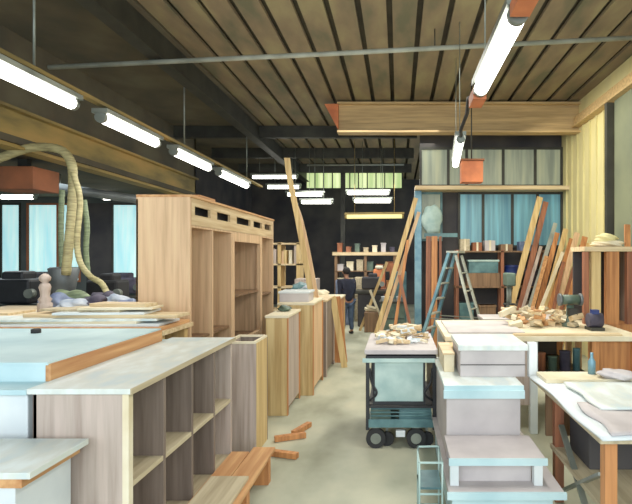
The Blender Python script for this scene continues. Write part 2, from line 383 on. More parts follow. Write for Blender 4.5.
for z in (.17, .65):
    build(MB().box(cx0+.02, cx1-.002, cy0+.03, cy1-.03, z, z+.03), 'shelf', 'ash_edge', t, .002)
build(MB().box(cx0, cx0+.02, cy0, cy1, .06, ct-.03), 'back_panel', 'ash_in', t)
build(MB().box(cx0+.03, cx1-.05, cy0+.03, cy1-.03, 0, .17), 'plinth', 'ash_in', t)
# narrow tall carcass at its far end
t = thing('open_carcass', (-1.44, 5.1, 0), 'narrow open-topped grey carcass standing at the far end of the pigeonhole cabinet', 'cabinet')
a0, a1, b0, b1, zt = -1.66, -1.36, 4.78, 5.2, 1.07
build(MB().box(a0, a1, b0, b0+.025, 0, zt), 'front_panel', 'ash_z', t, .003)
build(MB().box(a0, a0+.025, b0+.025, b1, 0, zt), 'side_panel', 'ash_z', t, .003)
build(MB().box(a1-.025, a1, b0+.025, b1, 0, zt), 'side_panel', 'pine_z', t, .003)
build(MB().box(a0, a1, b1, b1+.02, 0, zt), 'back_panel', 'ash_in', t)
build(MB().box(a0+.025, a1-.025, b0+.025, b1, .9, .92), 'shelf', 'pale_top', t)
build(MB().box(a0, a1, b0-.004, b0+.028, zt, zt+.02).box(a1-.028, a1, b0+.028, b1, zt, zt+.02).box(a0, a1-.028, b1-.01, b1+.022, zt, zt+.02).box(a0, a0+.028, b0+.028, b1-.01, zt, zt+.02), 'rim', 'cream', t)
# cabinet to its left (bluish white end)
t = thing('white_cabinet', (-2.7, 3.3, 0), 'bluish white cabinet at the left edge, left of the grey pigeonhole cabinet', 'cabinet')
build(MB().box(-3.5, -2.0, 2.70, 4.3, .08, 1.16), 'body', 'white', t, .006)
build(MB().box(-3.52, -1.985, 2.67, 4.32, 1.16, 1.19), 'top_panel', 'cyan', t, .004)
build(MB().box(-2.74, -2.73, 2.685, 2.70, .1, 1.14), 'door_gap', 'steel_d', t)
build(MB().box(-3.45, -2.05, 2.75, 4.25, 0, .08), 'plinth', 'steel_d', t)
# thick panels on top of it
t = thing('hollow_panel', (-2.6, 3.5, 1.19), 'thick hollow door panel with cyan top and brown edge, beside the pigeonhole cabinet top', 'panel')
build(MB().box(-3.7, -1.99, 2.84, 4.2, 1.285, 1.30), 'top_skin', 'cyan', t)
build(MB().box(-3.7, -2.01, 2.85, 4.2, 1.19, 1.285), 'front_edge', 'cyan', t)
build(MB().box(-2.01, -1.98, 2.85, 4.2, 1.19, 1.29), 'side_edge', 'orange_x', t, .002)
o = build(MB().lathe((-2.86, 3.95, 1.30), [(.035, 0), (.035, .03), (.02, .035)], 12), 'paint_tin_lid', 'rubber'); tag(o, 'small dark knob lying on the cyan panel top', 'knob')
# boards stacked further back
trestle('saw_table', -4.6, -2.02, 4.30, 4.94, 1.26, 'wooden table under the pile of pale boards before the tall wardrobe carcass', 'pine_x')
zc_ = 1.26; bm_ = ['orange_x', 'white', 'cream', 'pale_top', 'pine_x', 'white', 'ash_edge', 'cream', 'pine_x']
bl_ = ['widest orange-edged board, lowest of the pile on the table before the wardrobe', 'long white board second from the bottom of the pile before the wardrobe',
 'long cream board in the lower part of the pile before the wardrobe', 'pale bluish board slewed across the middle of the pile before the wardrobe', 'yellow board in the middle of the pile, its end jutting right',
 'short white board in the upper part of the pile before the wardrobe', 'grey-beige board askew near the top of the pile before the wardrobe', 'short cream board second from the top of the pile before the wardrobe', 'short yellow board lying topmost against the wardrobe carcass']
bp_ = [(-4.5,-2.05,4.32,4.92,0,.03),(-4.4,-2.1,4.36,4.80,1,.02),(-4.2,-2.3,4.42,4.86,-1.5,.02),(-3.7,-2.15,4.40,4.72,3,.02),(-3.4,-1.98,4.50,4.78,-3,.03),(-3.1,-2.3,4.48,4.86,4,.02),(-3.3,-2.5,4.56,4.76,-7,.02),(-2.9,-2.25,4.52,4.80,5,.02),(-2.85,-2.3,4.60,4.80,-6,.03)]
for (x0,x1,y0,y1,rz,th),m,l in zip(bp_, bm_, bl_):
    o = build(MB().box(x0, x1, y0, y1, zc_, zc_+th), 'board', m, None, .003); o.rotation_euler[2] = math.radians(rz); tag(o, l, 'board', 'boards piled before the wardrobe'); zc_ += th
o = build(MB().lathe(P(45, 312.5, 5.4), [(r_*.95, z_*.76) for r_, z_ in ((.075,0),(.075,.13),(.055,.15),(.07,.19),(.045,.23),(.05,.30),(.062,.36),(.05,.40),(.03,.43),(.055,.46),(.06,.50),(.035,.54),(.01,.555))], 20), 'turned_post', 'ash_z')
tag(o, 'pale turned wooden post standing upright at the left', 'post')
tp_base = P(45, 312.5, 5.4)
trestle('side_table', -5.3, -2.72, 5.05, 5.68, tp_base.z, 'wooden table under the turned wooden post', 'cream')
for (x0,x1,y0,y1,z,th,m,l) in ((-5.2,-3.98,5.1,5.5,tp_base.z,.025,'pine_x','yellow board lying left of the turned post'), (-3.7,-2.9,5.1,5.45,tp_base.z,.03,'pale_top','pale bluish board lying right of the turned post'), (-3.6,-2.85,5.2,5.6,tp_base.z+.03,.02,'ash_edge','grey-beige board lying on the pale bluish one right of the turned post')):
    o = build(MB().box(x0,x1,y0,y1,z,z+th), 'board', m, None, .003); tag(o, l, 'board')
# low white sheets at bottom left corner
o = build(MB().box(-2.75, -1.62, 2.2, 2.62, .92, .95), 'loose_panel', 'pale_top', None, .003); tag(o, 'pale loose panel at the bottom left corner before the white cabinet', 'panel')
t = thing('low_crate', (-2.1, 2.4, 0), 'low crate with brown edge carrying the loose pale panel, bottom left corner', 'crate')
build(MB().box(-2.7, -1.7, 2.22, 2.6, 0, .88), 'body', 'white', t, .004)
build(MB().box(-2.72, -1.66, 2.205, 2.61, .88, .92), 'rim', 'orange_x', t)
# boards at foot of pigeonholes
for k, (x0, x1, y0, y1, z, m, l) in enumerate((
   (-1.43, -1.28, 2.9, 4.3, .20, 'orange_x', 'orange board lying against the foot of the pigeonholes'),
   (-1.27, -1.08, 2.9, 4.4, .20, 'orange_x', 'outer orange-brown board lying beside the aisle'),
   (-1.40, -1.12, 3.2, 3.75, .23, 'ash_edge', 'short greyish offcut lying on the two orange boards'))):
    o = build(MB().box(x0, x1, y0, y1, z, z+.028), 'floor_board', m, None, .002); tag(o, l, 'board')
for y in (3.0, 3.6, 4.2):
    o = build(MB().box(-1.42, -1.08, y-.04, y+.04, 0, .2), 'bearer', 'orange_w'); tag(o, 'wooden bearer block under the boards, %s of three' % {3.0:'nearest',3.6:'middle',4.2:'farthest'}[y], 'block', 'bearers under the boards')
for k, (x, y, rz) in enumerate(((-1.12, 5.2, .4), (-1.05, 5.45, 1.2), (-1.1, 4.75, -.3))):
    o = build(MB().obox((x, y, .03), (.32, .06, .05), (0, 0, rz)), 'offcut', 'orange_w'); tag(o, ['orange offcut lying by the narrow carcass foot', 'orange offcut lying turned near the first yellow cabinet', 'nearest orange offcut on the floor edge'][k], 'offcut')

# ================================================================== TALL WARDROBE CARCASS
t = thing('wardrobe_carcass', (-2.35, 6.6, 0), 'tall unfinished wooden wardrobe carcass with slotted header standing on the left', 'wardrobe')
wx0, wx1, wy0, wy1, wz = -2.62, -2.08, 5.0, 8.35, 2.5
build(MB().box(wx0, wx1, wy0, wy0+.04, 0, wz), 'side_panel', 'ply', t, .003)
build(MB().box(wx0, wx1, wy1-.04, wy1, 0, wz), 'side_panel', 'ply', t, .003)
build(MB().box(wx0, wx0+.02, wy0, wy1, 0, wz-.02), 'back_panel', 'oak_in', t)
build(MB().box(wx0, wx1, wy0+.04, wy1-.04, 2.20, 2.225), 'top_panel', 'ply', t)
# header with five slots
mb = MB(); zz0, zz1 = 2.22, 2.5; sl = [(5.12, 5.55), (5.75, 6.2), (6.45, 7.05), (7.2, 7.65), (7.8, 8.2)]
mb.box(wx1-.03, wx1, wy0+.04, wy1-.04, 2.22, 2.33).box(wx1-.03, wx1, wy0+.04, wy1-.04, 2.42, 2.5)
prev = wy0+.04
for a, b in sl: mb.box(wx1-.03, wx1, prev, a, 2.33, 2.42); prev = b
mb.box(wx1-.03, wx1, prev, wy1-.04, 2.33, 2.42)
build(mb, 'header', 'pine_y', t)
build(MB().box(wx0+.02, wx1-.031, wy0+.04, wy1-.04, 2.23, 2.26).box(wx1-.14, wx1-.12, wy0+.04, wy1-.04, 2.26, 2.44), 'slot_shade', 'wall_d', t)  # dark sheets behind the header stand in for shade in the slots
build(MB().box(wx0, wx1+.015, wy0, wy1, 2.5, 2.525), 'cornice', 'orange_x', t, .003)
for y in (5.62, 6.27, 7.65): build(MB().box(wx0+.02, wx1-.002, y-.018, y+.018, .06, 2.2), 'divider', 'ply', t, .002)
for a, b, z in ((5.64, 6.25, 1.02), (5.04, 5.60, 1.02), (7.67, 8.31, 1.3), (6.29, 7.63, .75), (6.29, 7.63, 1.38)):
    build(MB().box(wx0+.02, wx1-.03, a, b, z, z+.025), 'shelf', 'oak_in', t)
mb = MB().box(wx1-.06, wx1, 6.29, 6.37, 0.1, 2.2).box(wx1-.06, wx1, 7.56, 7.63, .1, 2.2).box(wx1-.06, wx1, 6.37, 7.56, 2.1, 2.2).box(wx1-.06, wx1, 6.37, 7.56, .72, .80)
build(mb, 'door_frame', 'ply', t, .002)
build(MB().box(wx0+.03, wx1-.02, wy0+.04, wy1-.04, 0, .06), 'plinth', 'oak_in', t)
# offcut block on the top corner
o = build(MB().box(-2.55, -2.12, 5.35, 5.8, 2.525, 2.565), 'wood_block', 'orange_x'); tag(o, 'flat orange offcut lying on top of the wardrobe carcass', 'offcut')

# ================================================================== AISLE ROW OF CARCASSES
def carcass(x0, x1, y0, y1, z, m, label, top='pale_top', edge='pine_z', rz=0, face=None):
    t = thing('drawer_carcass', ((x0+x1)/2, (y0+y1)/2, 0), label, 'cabinet')
    build(MB().box(x0, x1, y0, y0+.022, 0, z-.03), 'end_panel', m, t, .002)
    build(MB().box(x0, x1, y1-.022, y1, 0, z-.03), 'end_panel', m, t, .002)
    build(MB().box(x1-.03, x1, y0+.022, y1-.022, .08, z-.03), 'front_panel', face or m, t, .002)
    build(MB().box(x1, x1+.012, y0, y0+.05, 0, z-.03).box(x1, x1+.012, y1-.05, y1, 0, z-.03), 'corner_strip', edge, t, .002)
    build(MB().box(x0, x0+.02, y0+.022, y1-.022, 0, z-.03), 'back_panel', 'ash_in', t)
    build(MB().box(x0-.01, x1+.02, y0-.015, y1+.01, z-.03, z), 'top_panel', top, t, .003)
    build(MB().box(x0+.03, x1-.05, y0+.03, y1-.03, 0, .08), 'plinth', 'oak_in', t)
    t.rotation_euler[2] = math.radians(rz); return t
carcass(-1.58, -1.33, 5.98, 6.75, 1.20, 'pine_z', 'nearest yellow cabinet of the aisle row, with orange corner and pale top', top='cream', edge='orange_w', face='ash_z')
carcass(-1.64, -1.17, 6.85, 7.75, 1.27, 'pine_z', 'second yellow cabinet of the aisle row, carrying a pale box', top='cream', edge='orange_w', face='ply')
carcass(-1.72, -1.14, 7.9, 8.9, 1.22, 'ash_in', 'dark grey cabinet third in the aisle row', edge='ash_z', top='pine_x', face='ash_in')
carcass(-1.70, -1.06, 9.1, 9.9, 1.16, 'orange_w', 'orange-brown cabinet last in the aisle row, behind a leaning board', top='cream', edge='pine_z')
t = thing('pale_box', (-1.5, 7.2, 1.27), 'pinkish white box sitting on the second yellow cabinet', 'box')
build(MB().box(-1.66, -1.25, 7.0, 7.4, 1.27, 1.39), 'body', 'pinkgrey', t, .004)
build(MB().box(-1.675, -1.235, 6.985, 7.415, 1.39, 1.42), 'lid', 'white', t, .004)
o = build(MB().beam((-.92, 8.6, 0.0), (-1.12, 8.6, 1.22), .10, .04, (0,1,0)), 'leaning_board', 'pine_z'); tag(o, 'pale board leaning on the grey third cabinet of the aisle row', 'board')
o = build(MB().beam((-1.02, 9.0, 0.0), (-1.14, 8.93, 1.19), .22, .03, (0,1,0)), 'leaning_board', 'orange_w'); tag(o, 'orange panel leaning behind the pale leaning board in the aisle', 'board')
# cluttered tools on the row
for k, (x, y, z, a, b, c, m, l) in enumerate(((-1.55, 8.1, 1.22, .12, .1, .10, 'teal', 'teal bundle on the grey third cabinet'), (-1.6, 8.6, 1.22, .12, .12, .09, 'bag_w', 'white bundle further along the grey third cabinet'),
        (-1.46, 6.5, 1.20, .08, .12, .04, 'green_m', 'green cloth heap on the nearest yellow cabinet'), (-1.45, 9.4, 1.16, .14, .12, .07, 'cream', 'cream bundle on the last orange-brown cabinet'))):
    o = build(MB().blob((x, y, z), (a, b, c), 50+k), 'cloth_bundle', m); tag(o, l, 'bundle')
# tall thin planks
for k, (pts, w, l, m) in enumerate((([P(287, 158, 8.2), P(290, 180, 8.2), P(299, 225, 8.2), Vector((P(312, 292, 8.2).x, 8.2, 1.22))], .09, 'long bent plank rising from the aisle row towards the roof', 'pine_z'),
      ([P(292, 196, 8.4), P(300, 216, 8.4), P(308, 250, 8.4), Vector((P(317, 292, 8.4).x, 8.4, 1.22))], .06, 'thinner plank leaning behind the long bent plank', 'ply'))):
    mb = MB(); pp = bez(pts, 8); r = []
    for p in pp:
        r.append([mb.bm.verts.new(p+Vector(d)) for d in ((-w/2,-.015,0),(w/2,-.015,0),(w/2,.015,0),(-w/2,.015,0))])
    for A, B in zip(r, r[1:]):
        for q in range(4): mb.bm.faces.new((A[q], A[(q+1)%4], B[(q+1)%4], B[q]))
    mb.bm.faces.new(r[0]); mb.bm.faces.new(r[-1][::-1])
    o = build(mb, 'tall_plank', m); tag(o, l, 'plank')

# ================================================================== CART
t = thing('work_cart', (.03, 5.4, 0), 'wheeled dark metal work cart with pale slab top in the middle of the aisle', 'cart')
x0, x1, y0, y1, zt = -.33, .39, 4.92, 6.0, .985
build(MB().box(x0, x1, y0, y1, zt-.045, zt), 'top_slab', 'pinkgrey', t, .006)
build(MB().box(x0+.01, x1-.01, y0+.01, y1-.01, zt-.10, zt-.06), 'under_frame', 'black', t, .004)
build(MB().box(x0-.02, x1+.02, y0-.005, y0+.03, zt-.125, zt-.085), 'front_rail', 'teal_p', t, .004)
for a in (x0+.03, x1-.03):
    for b in (y0+.03, y1-.03):
        build(MB().box(a-.018, a+.018, b-.018, b+.018, .19, zt-.1), 'post', 'black', t, .003)
build(MB().box(x0+.10, x1-.14, y0+.03, y0+.045, .47, zt-.13), 'front_panel', 'teal_p', t, .003)
build(MB().box(x0+.08, x1-.12, y0+.018, y0+.03, .44, .47).box(x0+.08, x0+.10, y0+.018, y0+.03, .47, zt-.13).box(x1-.14, x1-.12, y0+.018, y0+.03, .47, zt-.13), 'panel_frame', 'black', t)
build(MB().tube(bez([(x0+.05, y0+.02, .48), (x0+.12, y0+.0, .56), (x0+.07, y0+.02, .66), (x0+.05, y0+.02, .80)], 6), .012, 8), 'side_brace', 'black', t)
build(MB().tube(bez([(x1-.05, y0+.02, .48), (x1-.13, y0, .56), (x1-.07, y0+.02, .66), (x1-.05, y0+.02, .80)], 6), .012, 8), 'side_brace', 'black', t)
build(MB().box(x0+.03, x1-.03, y0+.04, y1-.04, .22, .245).box(x0+.04, x1-.04, y0, y0+.02, .22, .30), 'tray', 'teal', t, .003)
build(MB().box(x0+.03, x1-.03, y0+.1, y1-.04, .40, .42).box(x0+.03, x1-.03, y0+.01, y0+.03, .41, .43), 'shelf', 'black', t)
for k in range(3):
    build(MB().tube([(x0+.06, y0+.02, .33+.035*k), (x1-.06, y0+.02, .33+.035*k)], .007, 8), 'cross_bar', 'teal', t)
build(MB().box(x0+.06, x0+.26, y0+.04, y0+.3, .25, .385), 'drawer', 'green_m', t, .006)
build(MB().box(x0+.34, x1-.06, y0+.04, y0+.3, .25, .385), 'drawer', 'teal', t, .006)
build(MB().box(x1-.05, x1-.03, y0+.04, y1-.04, .45, zt-.1), 'side_panel', 'steel_d', t)
build(MB().box(x0+.31, x0+.40, y0-.01, y0+.04, .13, .19), 'brake_block', 'white', t, .004)
for a in (x0+.11, x1-.21):
    for b in (y0+.06, y1-.1):
        w = build(MB().tube([(a-.03, b, .10), (a+.03, b, .10)] if 0 else [(a, b-.025, .10), (a, b+.025, .10)], .098, 24), 'wheel', 'rubber', t)
        build(MB().tube([(a, b-.032, .10), (a, b+.032, .10)], .052, 18), 'hub', 'steel_g', w)
        build(MB().box(a-.015, a+.015, b+.03, b+.045, .1, .22).box(a-.04, a+.04, b-.03, b+.045, .205, .22), 'caster_fork', 'steel_g', t)
for a in (x0+.22, x1-.10):
    w = build(MB().tube([(a, y0+.10, .07), (a, y0+.14, .07)], .07, 20), 'wheel', 'rubber', t)
    build(MB().box(a-.012, a+.012, y0+.14, y0+.15, .07, .22), 'caster_fork', 'steel_g', t)
# heap of offcuts on cart
for k in range(60):
    x = R.uniform(-.22, .34); y = R.uniform(5.25, 5.92); lvl = (k % 3) if (-.12 < x < .28 and y > 5.4) else 0
    s = (R.uniform(.06, .16), R.uniform(.03, .07), R.uniform(.015, .05))
    o = build(MB().obox((x, y, zt+.028+lvl*.04), s, (R.uniform(-.25,.25), R.uniform(-.25,.25), R.uniform(0, 3.1))), 'offcut', R.choice(['cream', 'pine_x', 'white', 'pine_y']))
    tag(o, 'small pale offcut in the heap on the cart top', 'offcut', 'offcuts heaped on the cart')

# ================================================================== RIGHT: stack of white units
def unit(name, x0, x1, y0, y1, z0, z1, label, top='white', face='pinkgrey', rim='cyan'):
    t = thing(name, ((x0+x1)/2, (y0+y1)/2, z0), label, 'cabinet')
    build(MB().box(x0+.02, x1-.02, y0+.02, y1, z0, z1-.035), 'body', face, t, .004)
    build(MB().box(x0, x1, y0, y1, z1-.035, z1), 'top_panel', top, t, .004)
    build(MB().box(x0, x1, y0-.008, y0, z1-.045, z1-.002), 'edging', rim, t)
    return t
t = unit('step_unit', .36, .98, 3.9, 5.0, .32, .90, 'middle white box of the stepped stack with a cyan top edge', 'pale_top', 'pinkgrey')
build(MB().box(.355, .985, 3.88, 3.90, .80, .862), 'drawer_lip', 'cyan', t)
t = unit('step_unit', .50, 1.08, 4.15, 4.75, .90, 1.17, 'upper white box of the stepped stack, with an upright white post at its right', 'pale_top', 'pinkgrey', 'pale_top')
build(MB().box(1.085, 1.15, 4.13, 4.2, .9, 1.19), 'corner_post', 'white', t, .003)
build(MB().box(.52, 1.06, 4.155, 4.168, 1.0, 1.005), 'drawer_gap', 'steel_d', t)
t = thing('step_unit', (.7, 3.7, .32), 'lowest open-fronted white box of the stepped stack, on two front legs', 'cabinet')
build(MB().box(.36, 1.02, 3.45, 3.90, .48, .51), 'top_panel', 'pinkgrey', t, .003)
build(MB().box(.35, 1.03, 3.435, 3.45, .465, .512), 'edging', 'cyan', t)
for a in (.39, .97): build(MB().box(a-.03, a+.03, 3.45, 3.51, .32, .48), 'leg', 'white', t, .003)
build(MB().box(.42, .94, 3.53, 3.55, .32, .48), 'recessed_panel', 'pinkgrey', t)
t = thing('low_platform', (.72, 3.8, 0), 'wide low white platform with cyan edge under the stepped stack', 'platform')
build(MB().box(.34, 1.12, 3.36, 5.0, .28, .32), 'top_panel', 'pinkgrey', t, .003)
build(MB().box(.33, 1.13, 3.34, 3.36, .275, .322), 'edging', 'cyan', t)
build(MB().box(.37, 1.06, 3.42, 4.98, .0, .28), 'body', 'cyan', t, .004)
t = thing('wire_crate', (.24, 3.6, 0), 'small teal wire frame on the floor left of the stepped stack', 'crate')
mb = MB()
for a in (.15, .31):
    for b in (3.5, 3.8): mb.tube([(a, b, 0), (a, b, .46)], .007, 8)
for z in (.02, .24, .46):
    mb.tube([(.15, 3.5, z), (.31, 3.5, z), (.31, 3.8, z), (.15, 3.8, z), (.15, 3.5, z)], .008, 8, cap=False)
build(mb, 'wire_frame', 'teal_p', t)
build(MB().box(.155, .305, 3.505, 3.795, .27, .285), 'wire_shelf', 'teal', t)
t = thing('cardboard_box', (.42, 4.6, 0), 'yellowish box stack just left of the upper white box', 'box')
build(MB().box(.40, .49, 4.35, 4.9, .9, 1.05), 'body', 'cream', t, .003)
build(MB().box(.39, .495, 4.34, 4.91, 1.05, 1.065), 'lid', 'pine_x', t)
o = build(MB().box(.42, .62, 5.05, 5.28, 0, 1.0), 'timber_stack', 'pine_z', None, .004); tag(o, 'yellow timber block standing between cart and long bench', 'timber')

# ================================================================== LONG BENCH
t = thing('long_workbench', (1.6, 6.0, 0), 'long pale-topped workbench crossing the right bay', 'bench')
build(MB().box(.5, 2.62, 5.32, 6.7, 1.0, 1.055), 'bench_top', 'cream', t, .005)
for x in (.56, 1.46, 2.12, 2.56):
    for y in (5.4, 6.6): build(MB().box(x-.04, x+.04, y-.04, y+.04, 0, 1.0), 'leg', 'white' if x < 2 else 'orange_w', t, .004)
build(MB().box(1.5, 2.08, 5.4, 6.6, .60, .63), 'shelf', 'steel_d', t)
build(MB().box(2.14, 2.56, 5.42, 5.45, .3, 1.0), 'end_panel', 'orange_w', t)
build(MB().box(.56, 1.46, 5.40, 5.43, .3, 1.0), 'front_panel', 'ash_z', t)
build(MB().box(1.5, 2.08, 6.55, 6.6, .3, 1.0), 'back_panel', 'wall_d', t)
for k, (x, w, h, m, l) in enumerate(((1.6, .1, .2, 'redwood', 'red-brown tin on the shelf under the long bench'), (1.73, .1, .16, 'green_m', 'green tin on the shelf under the long bench'), (1.87, .12, .22, 'bag_p', 'purple tin on the shelf under the long bench'), (2.0, .08, .25, 'teal', 'tall teal tin on the shelf under the long bench'))):
    o = build(MB().lathe((x, 5.6, .63), [(w/2, 0), (w/2, h*.94), (w/2*1.06, h*.95), (w/2*1.06, h), (w/2*.8, h)], 16), 'tin_can', m); tag(o, l, 'tin')
o = build(MB().box(.56, 1.4, 5.5, 6.5, 1.055, 1.075), 'bench_board', 'pinkgrey', None, .003); tag(o, 'pinkish board lying at the left end of the long bench', 'board')
o = build(MB().box(1.25, 2.4, 5.34, 5.44, 1.055, 1.075), 'bench_board', 'pine_x', None, .003); tag(o, 'long narrow yellow strip lying along the bench front', 'board')
# scraps on the bench
for k in range(48):
    x = R.uniform(1.35, 2.15); y = R.uniform(5.95, 6.55)
    s = (R.uniform(.10, .22), R.uniform(.04, .09), R.uniform(.02, .07))
    o = build(MB().obox((x, y, 1.095+R.choice((0, .04, .08, .13))), s, (R.uniform(-.4,.4), R.uniform(-.4,.4), R.uniform(0, 3.1))), 'offcut', R.choice(['cream', 'pine_x', 'ash_edge', 'orange_x']))
    tag(o, 'wood offcut in the heap on the long bench before the leaning planks', 'offcut', 'offcuts heaped on the long bench')
# vise / grinder
t = thing('bench_grinder', (2.1, 6.1, 1.055), 'grey-green bench machine on a pedestal among the offcuts', 'machine')
bx = 2.1; by = 6.1
build(MB().lathe((bx, by, 1.055), [(.1, 0), (.1, .03), (.05, .06), (.045, .26)], 14), 'pedestal', 'green_m', t)
build(MB().tube([(bx-.10, by, 1.38), (bx+.10, by, 1.38)], .06, 16), 'motor', 'green_m', t)
for s in (-1, 1):
    build(MB().tube([(bx+s*.11, by, 1.38), (bx+s*.14, by, 1.38)], .075, 20), 'grinding_wheel', 'duct', t)
build(MB().box(bx-.05, bx+.05, by-.12, by-.04, 1.2, 1.28), 'tool_rest', 'steel_d', t)
t = thing('bench_motor', (2.28, 5.8, 1.055), 'dark blue motor on the long bench before the orange frame', 'machine')
build(MB().box(2.20, 2.36, 5.7, 5.9, 1.055, 1.09), 'foot', 'steel_d', t)
build(MB().tube([(2.2, 5.8, 1.17), (2.36, 5.8, 1.17)], .08, 18, ridge=.04), 'casing', 'bag_p', t)
build(MB().box(2.24, 2.32, 5.76, 5.84, 1.24, 1.29), 'terminal_box', 'blue', t)
# orange frame cabinet on bench
t = thing('wooden_frame_cabinet', (2.73, 6.4, 0), 'orange wooden frame cabinet with thick uprights at the right edge', 'cabinet')
q0, q1 = 2.33, 3.02
build(MB().box(q0, q1, 6.25, 6.75, 1.97, 2.03), 'top_panel', 'pine_x', t, .004)
for (a, w, m) in ((2.37, .06, 'redwood'), (2.49, .12, 'pine_z'), (2.70, .16, 'orange_w'), (2.92, .08, 'redwood')):
    build(MB().box(a-w/2, a+w/2, 6.28, 6.36, 1.055, 1.97), 'upright', m, t, .004)
build(MB().box(q0+.02, q1-.02, 6.7, 6.73, 1.055, 1.97), 'back_panel', 'wall_d', t)
build(MB().box(q1-.05, q1-.01, 6.3, 6.72, 1.055, 1.97), 'side_panel', 'ash_in', t)
build(MB().box(2.64, 3.02, 6.26, 6.75, 0, 1.055), 'base', 'orange_w', t)
t = thing('cushion_roll', (2.72, 6.5, 2.03), 'cream folded sheet lying on the orange frame cabinet', 'sheet')
build(MB().blob((2.68, 6.45, 2.03), (.2, .14, .05), 61, 4, .2), 'lower_fold', 'cream', t)
build(MB().blob((2.70, 6.45, 2.09), (.15, .11, .06), 62, 4, .2), 'upper_fold', 'wall_r', t)
o = build(MB().beam((2.96, 6.45, 2.03), (2.98, 6.5, 2.32), .07, .03), 'wood_block', 'orange_w'); tag(o, 'orange block standing upright beside the cream folded sheet', 'block')

# ================================================================== WHITE TABLE RIGHT
t = thing('assembly_table', (1.75, 3.4, 0), 'assembly table with brown legs at the lower right, covered by pale sheets', 'table')
build(MB().box(1.10, 2.4, 2.72, 4.15, .88, .91), 'tabletop', 'ash_edge', t, .004)
for a, b, m in ((1.18, 2.80, 'orange_w'), (1.25, 3.9, 'redwood'), (2.3, 2.8, 'orange_w'), (2.3, 4.05, 'orange_w')):
    build(MB().box(a-.035, a+.035, b-.035, b+.035, 0, .88), 'leg', m, t, .004)
build(MB().beam((1.2, 2.95, .12), (1.24, 3.8, .62), .02, .04, (1,0,0)).beam((1.2, 2.95, .62), (1.24, 3.8, .12), .02, .04, (1,0,0)), 'cross_brace', 'steel_g', t)
build(MB().box(1.2, 2.3, 2.95, 3.95, .40, .43), 'lower_shelf', 'ash_edge', t)
build(MB().box(1.2, 2.3, 4.05, 4.08, .45, .88), 'rear_apron', 'oak_in', t)
for k, (xa, xb, ya, h, m, l) in enumerate(((1.32, 1.65, 3.45, .26, 'wall_d', 'dark crate added as shade on the shelf under the assembly table'), (1.7, 2.15, 3.3, .2, 'oak_in', 'brown crate on the shelf under the assembly table'))):  # the dark crate is added to stand in for the shadow under the table
    c = thing('storage_crate', ((xa+xb)/2, ya+.2, .43), l, 'crate')
    build(MB().box(xa, xb, ya, ya+.4, .43, .43+h), 'body', m, c, .01); build(MB().box(xa-.01, xb+.01, ya-.01, ya+.41, .43+h, .455+h), 'rim', m, c, .004)
def sheet(x0, x1, y0, y1, z, m, label, seed, droop=.0, th=.012):
    mb = MB(); n = 18; r = random.Random(seed); a, b, c = (r.uniform(2, 5) for _ in range(3)); top = []
    for i in range(n+1):
        row = []
        for j in range(n+1):
            u, v = i/n, j/n
            x = x0+(x1-x0)*u+.015*math.sin(v*9+a); y = y0+(y1-y0)*v+.02*math.sin(u*8+b)
            row.append(mb.bm.verts.new((x, y, z+.004+.004*math.sin(u*a*3+v*b*2)-droop*max(0, .15-v)**2*40)))
        top.append(row)
    for i in range(n):
        for j in range(n):
            f = mb.bm.faces.new((top[i][j], top[i+1][j], top[i+1][j+1], top[i][j+1])); f.smooth = True
    o = build(mb, 'paper_sheet', m); s = o.modifiers.new('Solidify', 'SOLIDIFY'); s.thickness = th; s.offset = 1
    tag(o, label, 'sheet'); return o
sheet(1.08, 2.38, 2.68, 4.1, .915, 'white', 'large pale sheet covering the assembly table', 1)
sheet(1.16, 2.3, 2.70, 3.3, .935, 'pinkgrey', 'pinkish sheet lying at the near edge of the assembly table', 2)
sheet(1.25, 2.3, 3.1, 3.75, .950, 'pale_top', 'bluish sheet across the middle of the assembly table', 3)
o = build(MB().box(1.13, 2.35, 3.82, 4.08, .936, .965), 'cream_board', 'cream', None, .003); tag(o, 'cream board lying along the far edge of the assembly table', 'board')
o = build(MB().blob((1.70, 3.85, .966), (.13, .1, .04), 91), 'cloth_bundle', 'pinkgrey'); tag(o, 'pink crumpled cloth on the cream board of the assembly table', 'cloth')
o = build(MB().lathe((1.55, 4.0, .966), [(.03,0),(.03,.10),(.012,.13),(.012,.17)], 12), 'glue_bottle', 'blue_al'); tag(o, 'small pale blue bottle at the back of the assembly table', 'bottle')

# ================================================================== LADDER
t = thing('step_ladder', (1.06, 9.2, 0), 'open A-frame aluminium step ladder with pale blue front rails', 'ladder')
def L(x, y, z): return Vector((x+1.06, y+9.2, z))
ap = 1.98
for s in (-1, 1):
    build(MB().beam(L(-.70, s*.26, 0), L(-.06, s*.17, ap), .05, .07), 'front_rail', 'blue_al', t)
    build(MB().beam(L(.62, s*.24, 0), L(.06, s*.15, ap-.05), .04, .05), 'rear_rail', 'alu', t)
    build(MB().beam(L(-.45, s*.235, .78), L(.40, s*.21, .78), .015, .025), 'spreader', 'steel_g', t)
for k in range(1, 7):
    f = k/7; xx = -.70+.64*f; w = .26-.09*f
    build(MB().obox(L(xx, 0, ap*f), (.09, 2*w, .025)), 'tread', 'alu', t)
for k in (1, 2, 3, 4, 5):
    f = k/6; xx = .62-.56*f; w = .24-.09*f
    build(MB().tube([L(xx, -w, (ap-.05)*f), L(xx, w, (ap-.05)*f)], .014, 8), 'rear_bar', 'alu', t)
build(MB().obox(L(0, 0, ap+.01), (.22, .40, .04)), 'top_cap', 'alu', t, .005)
t.rotation_euler[2] = math.radians(-27)

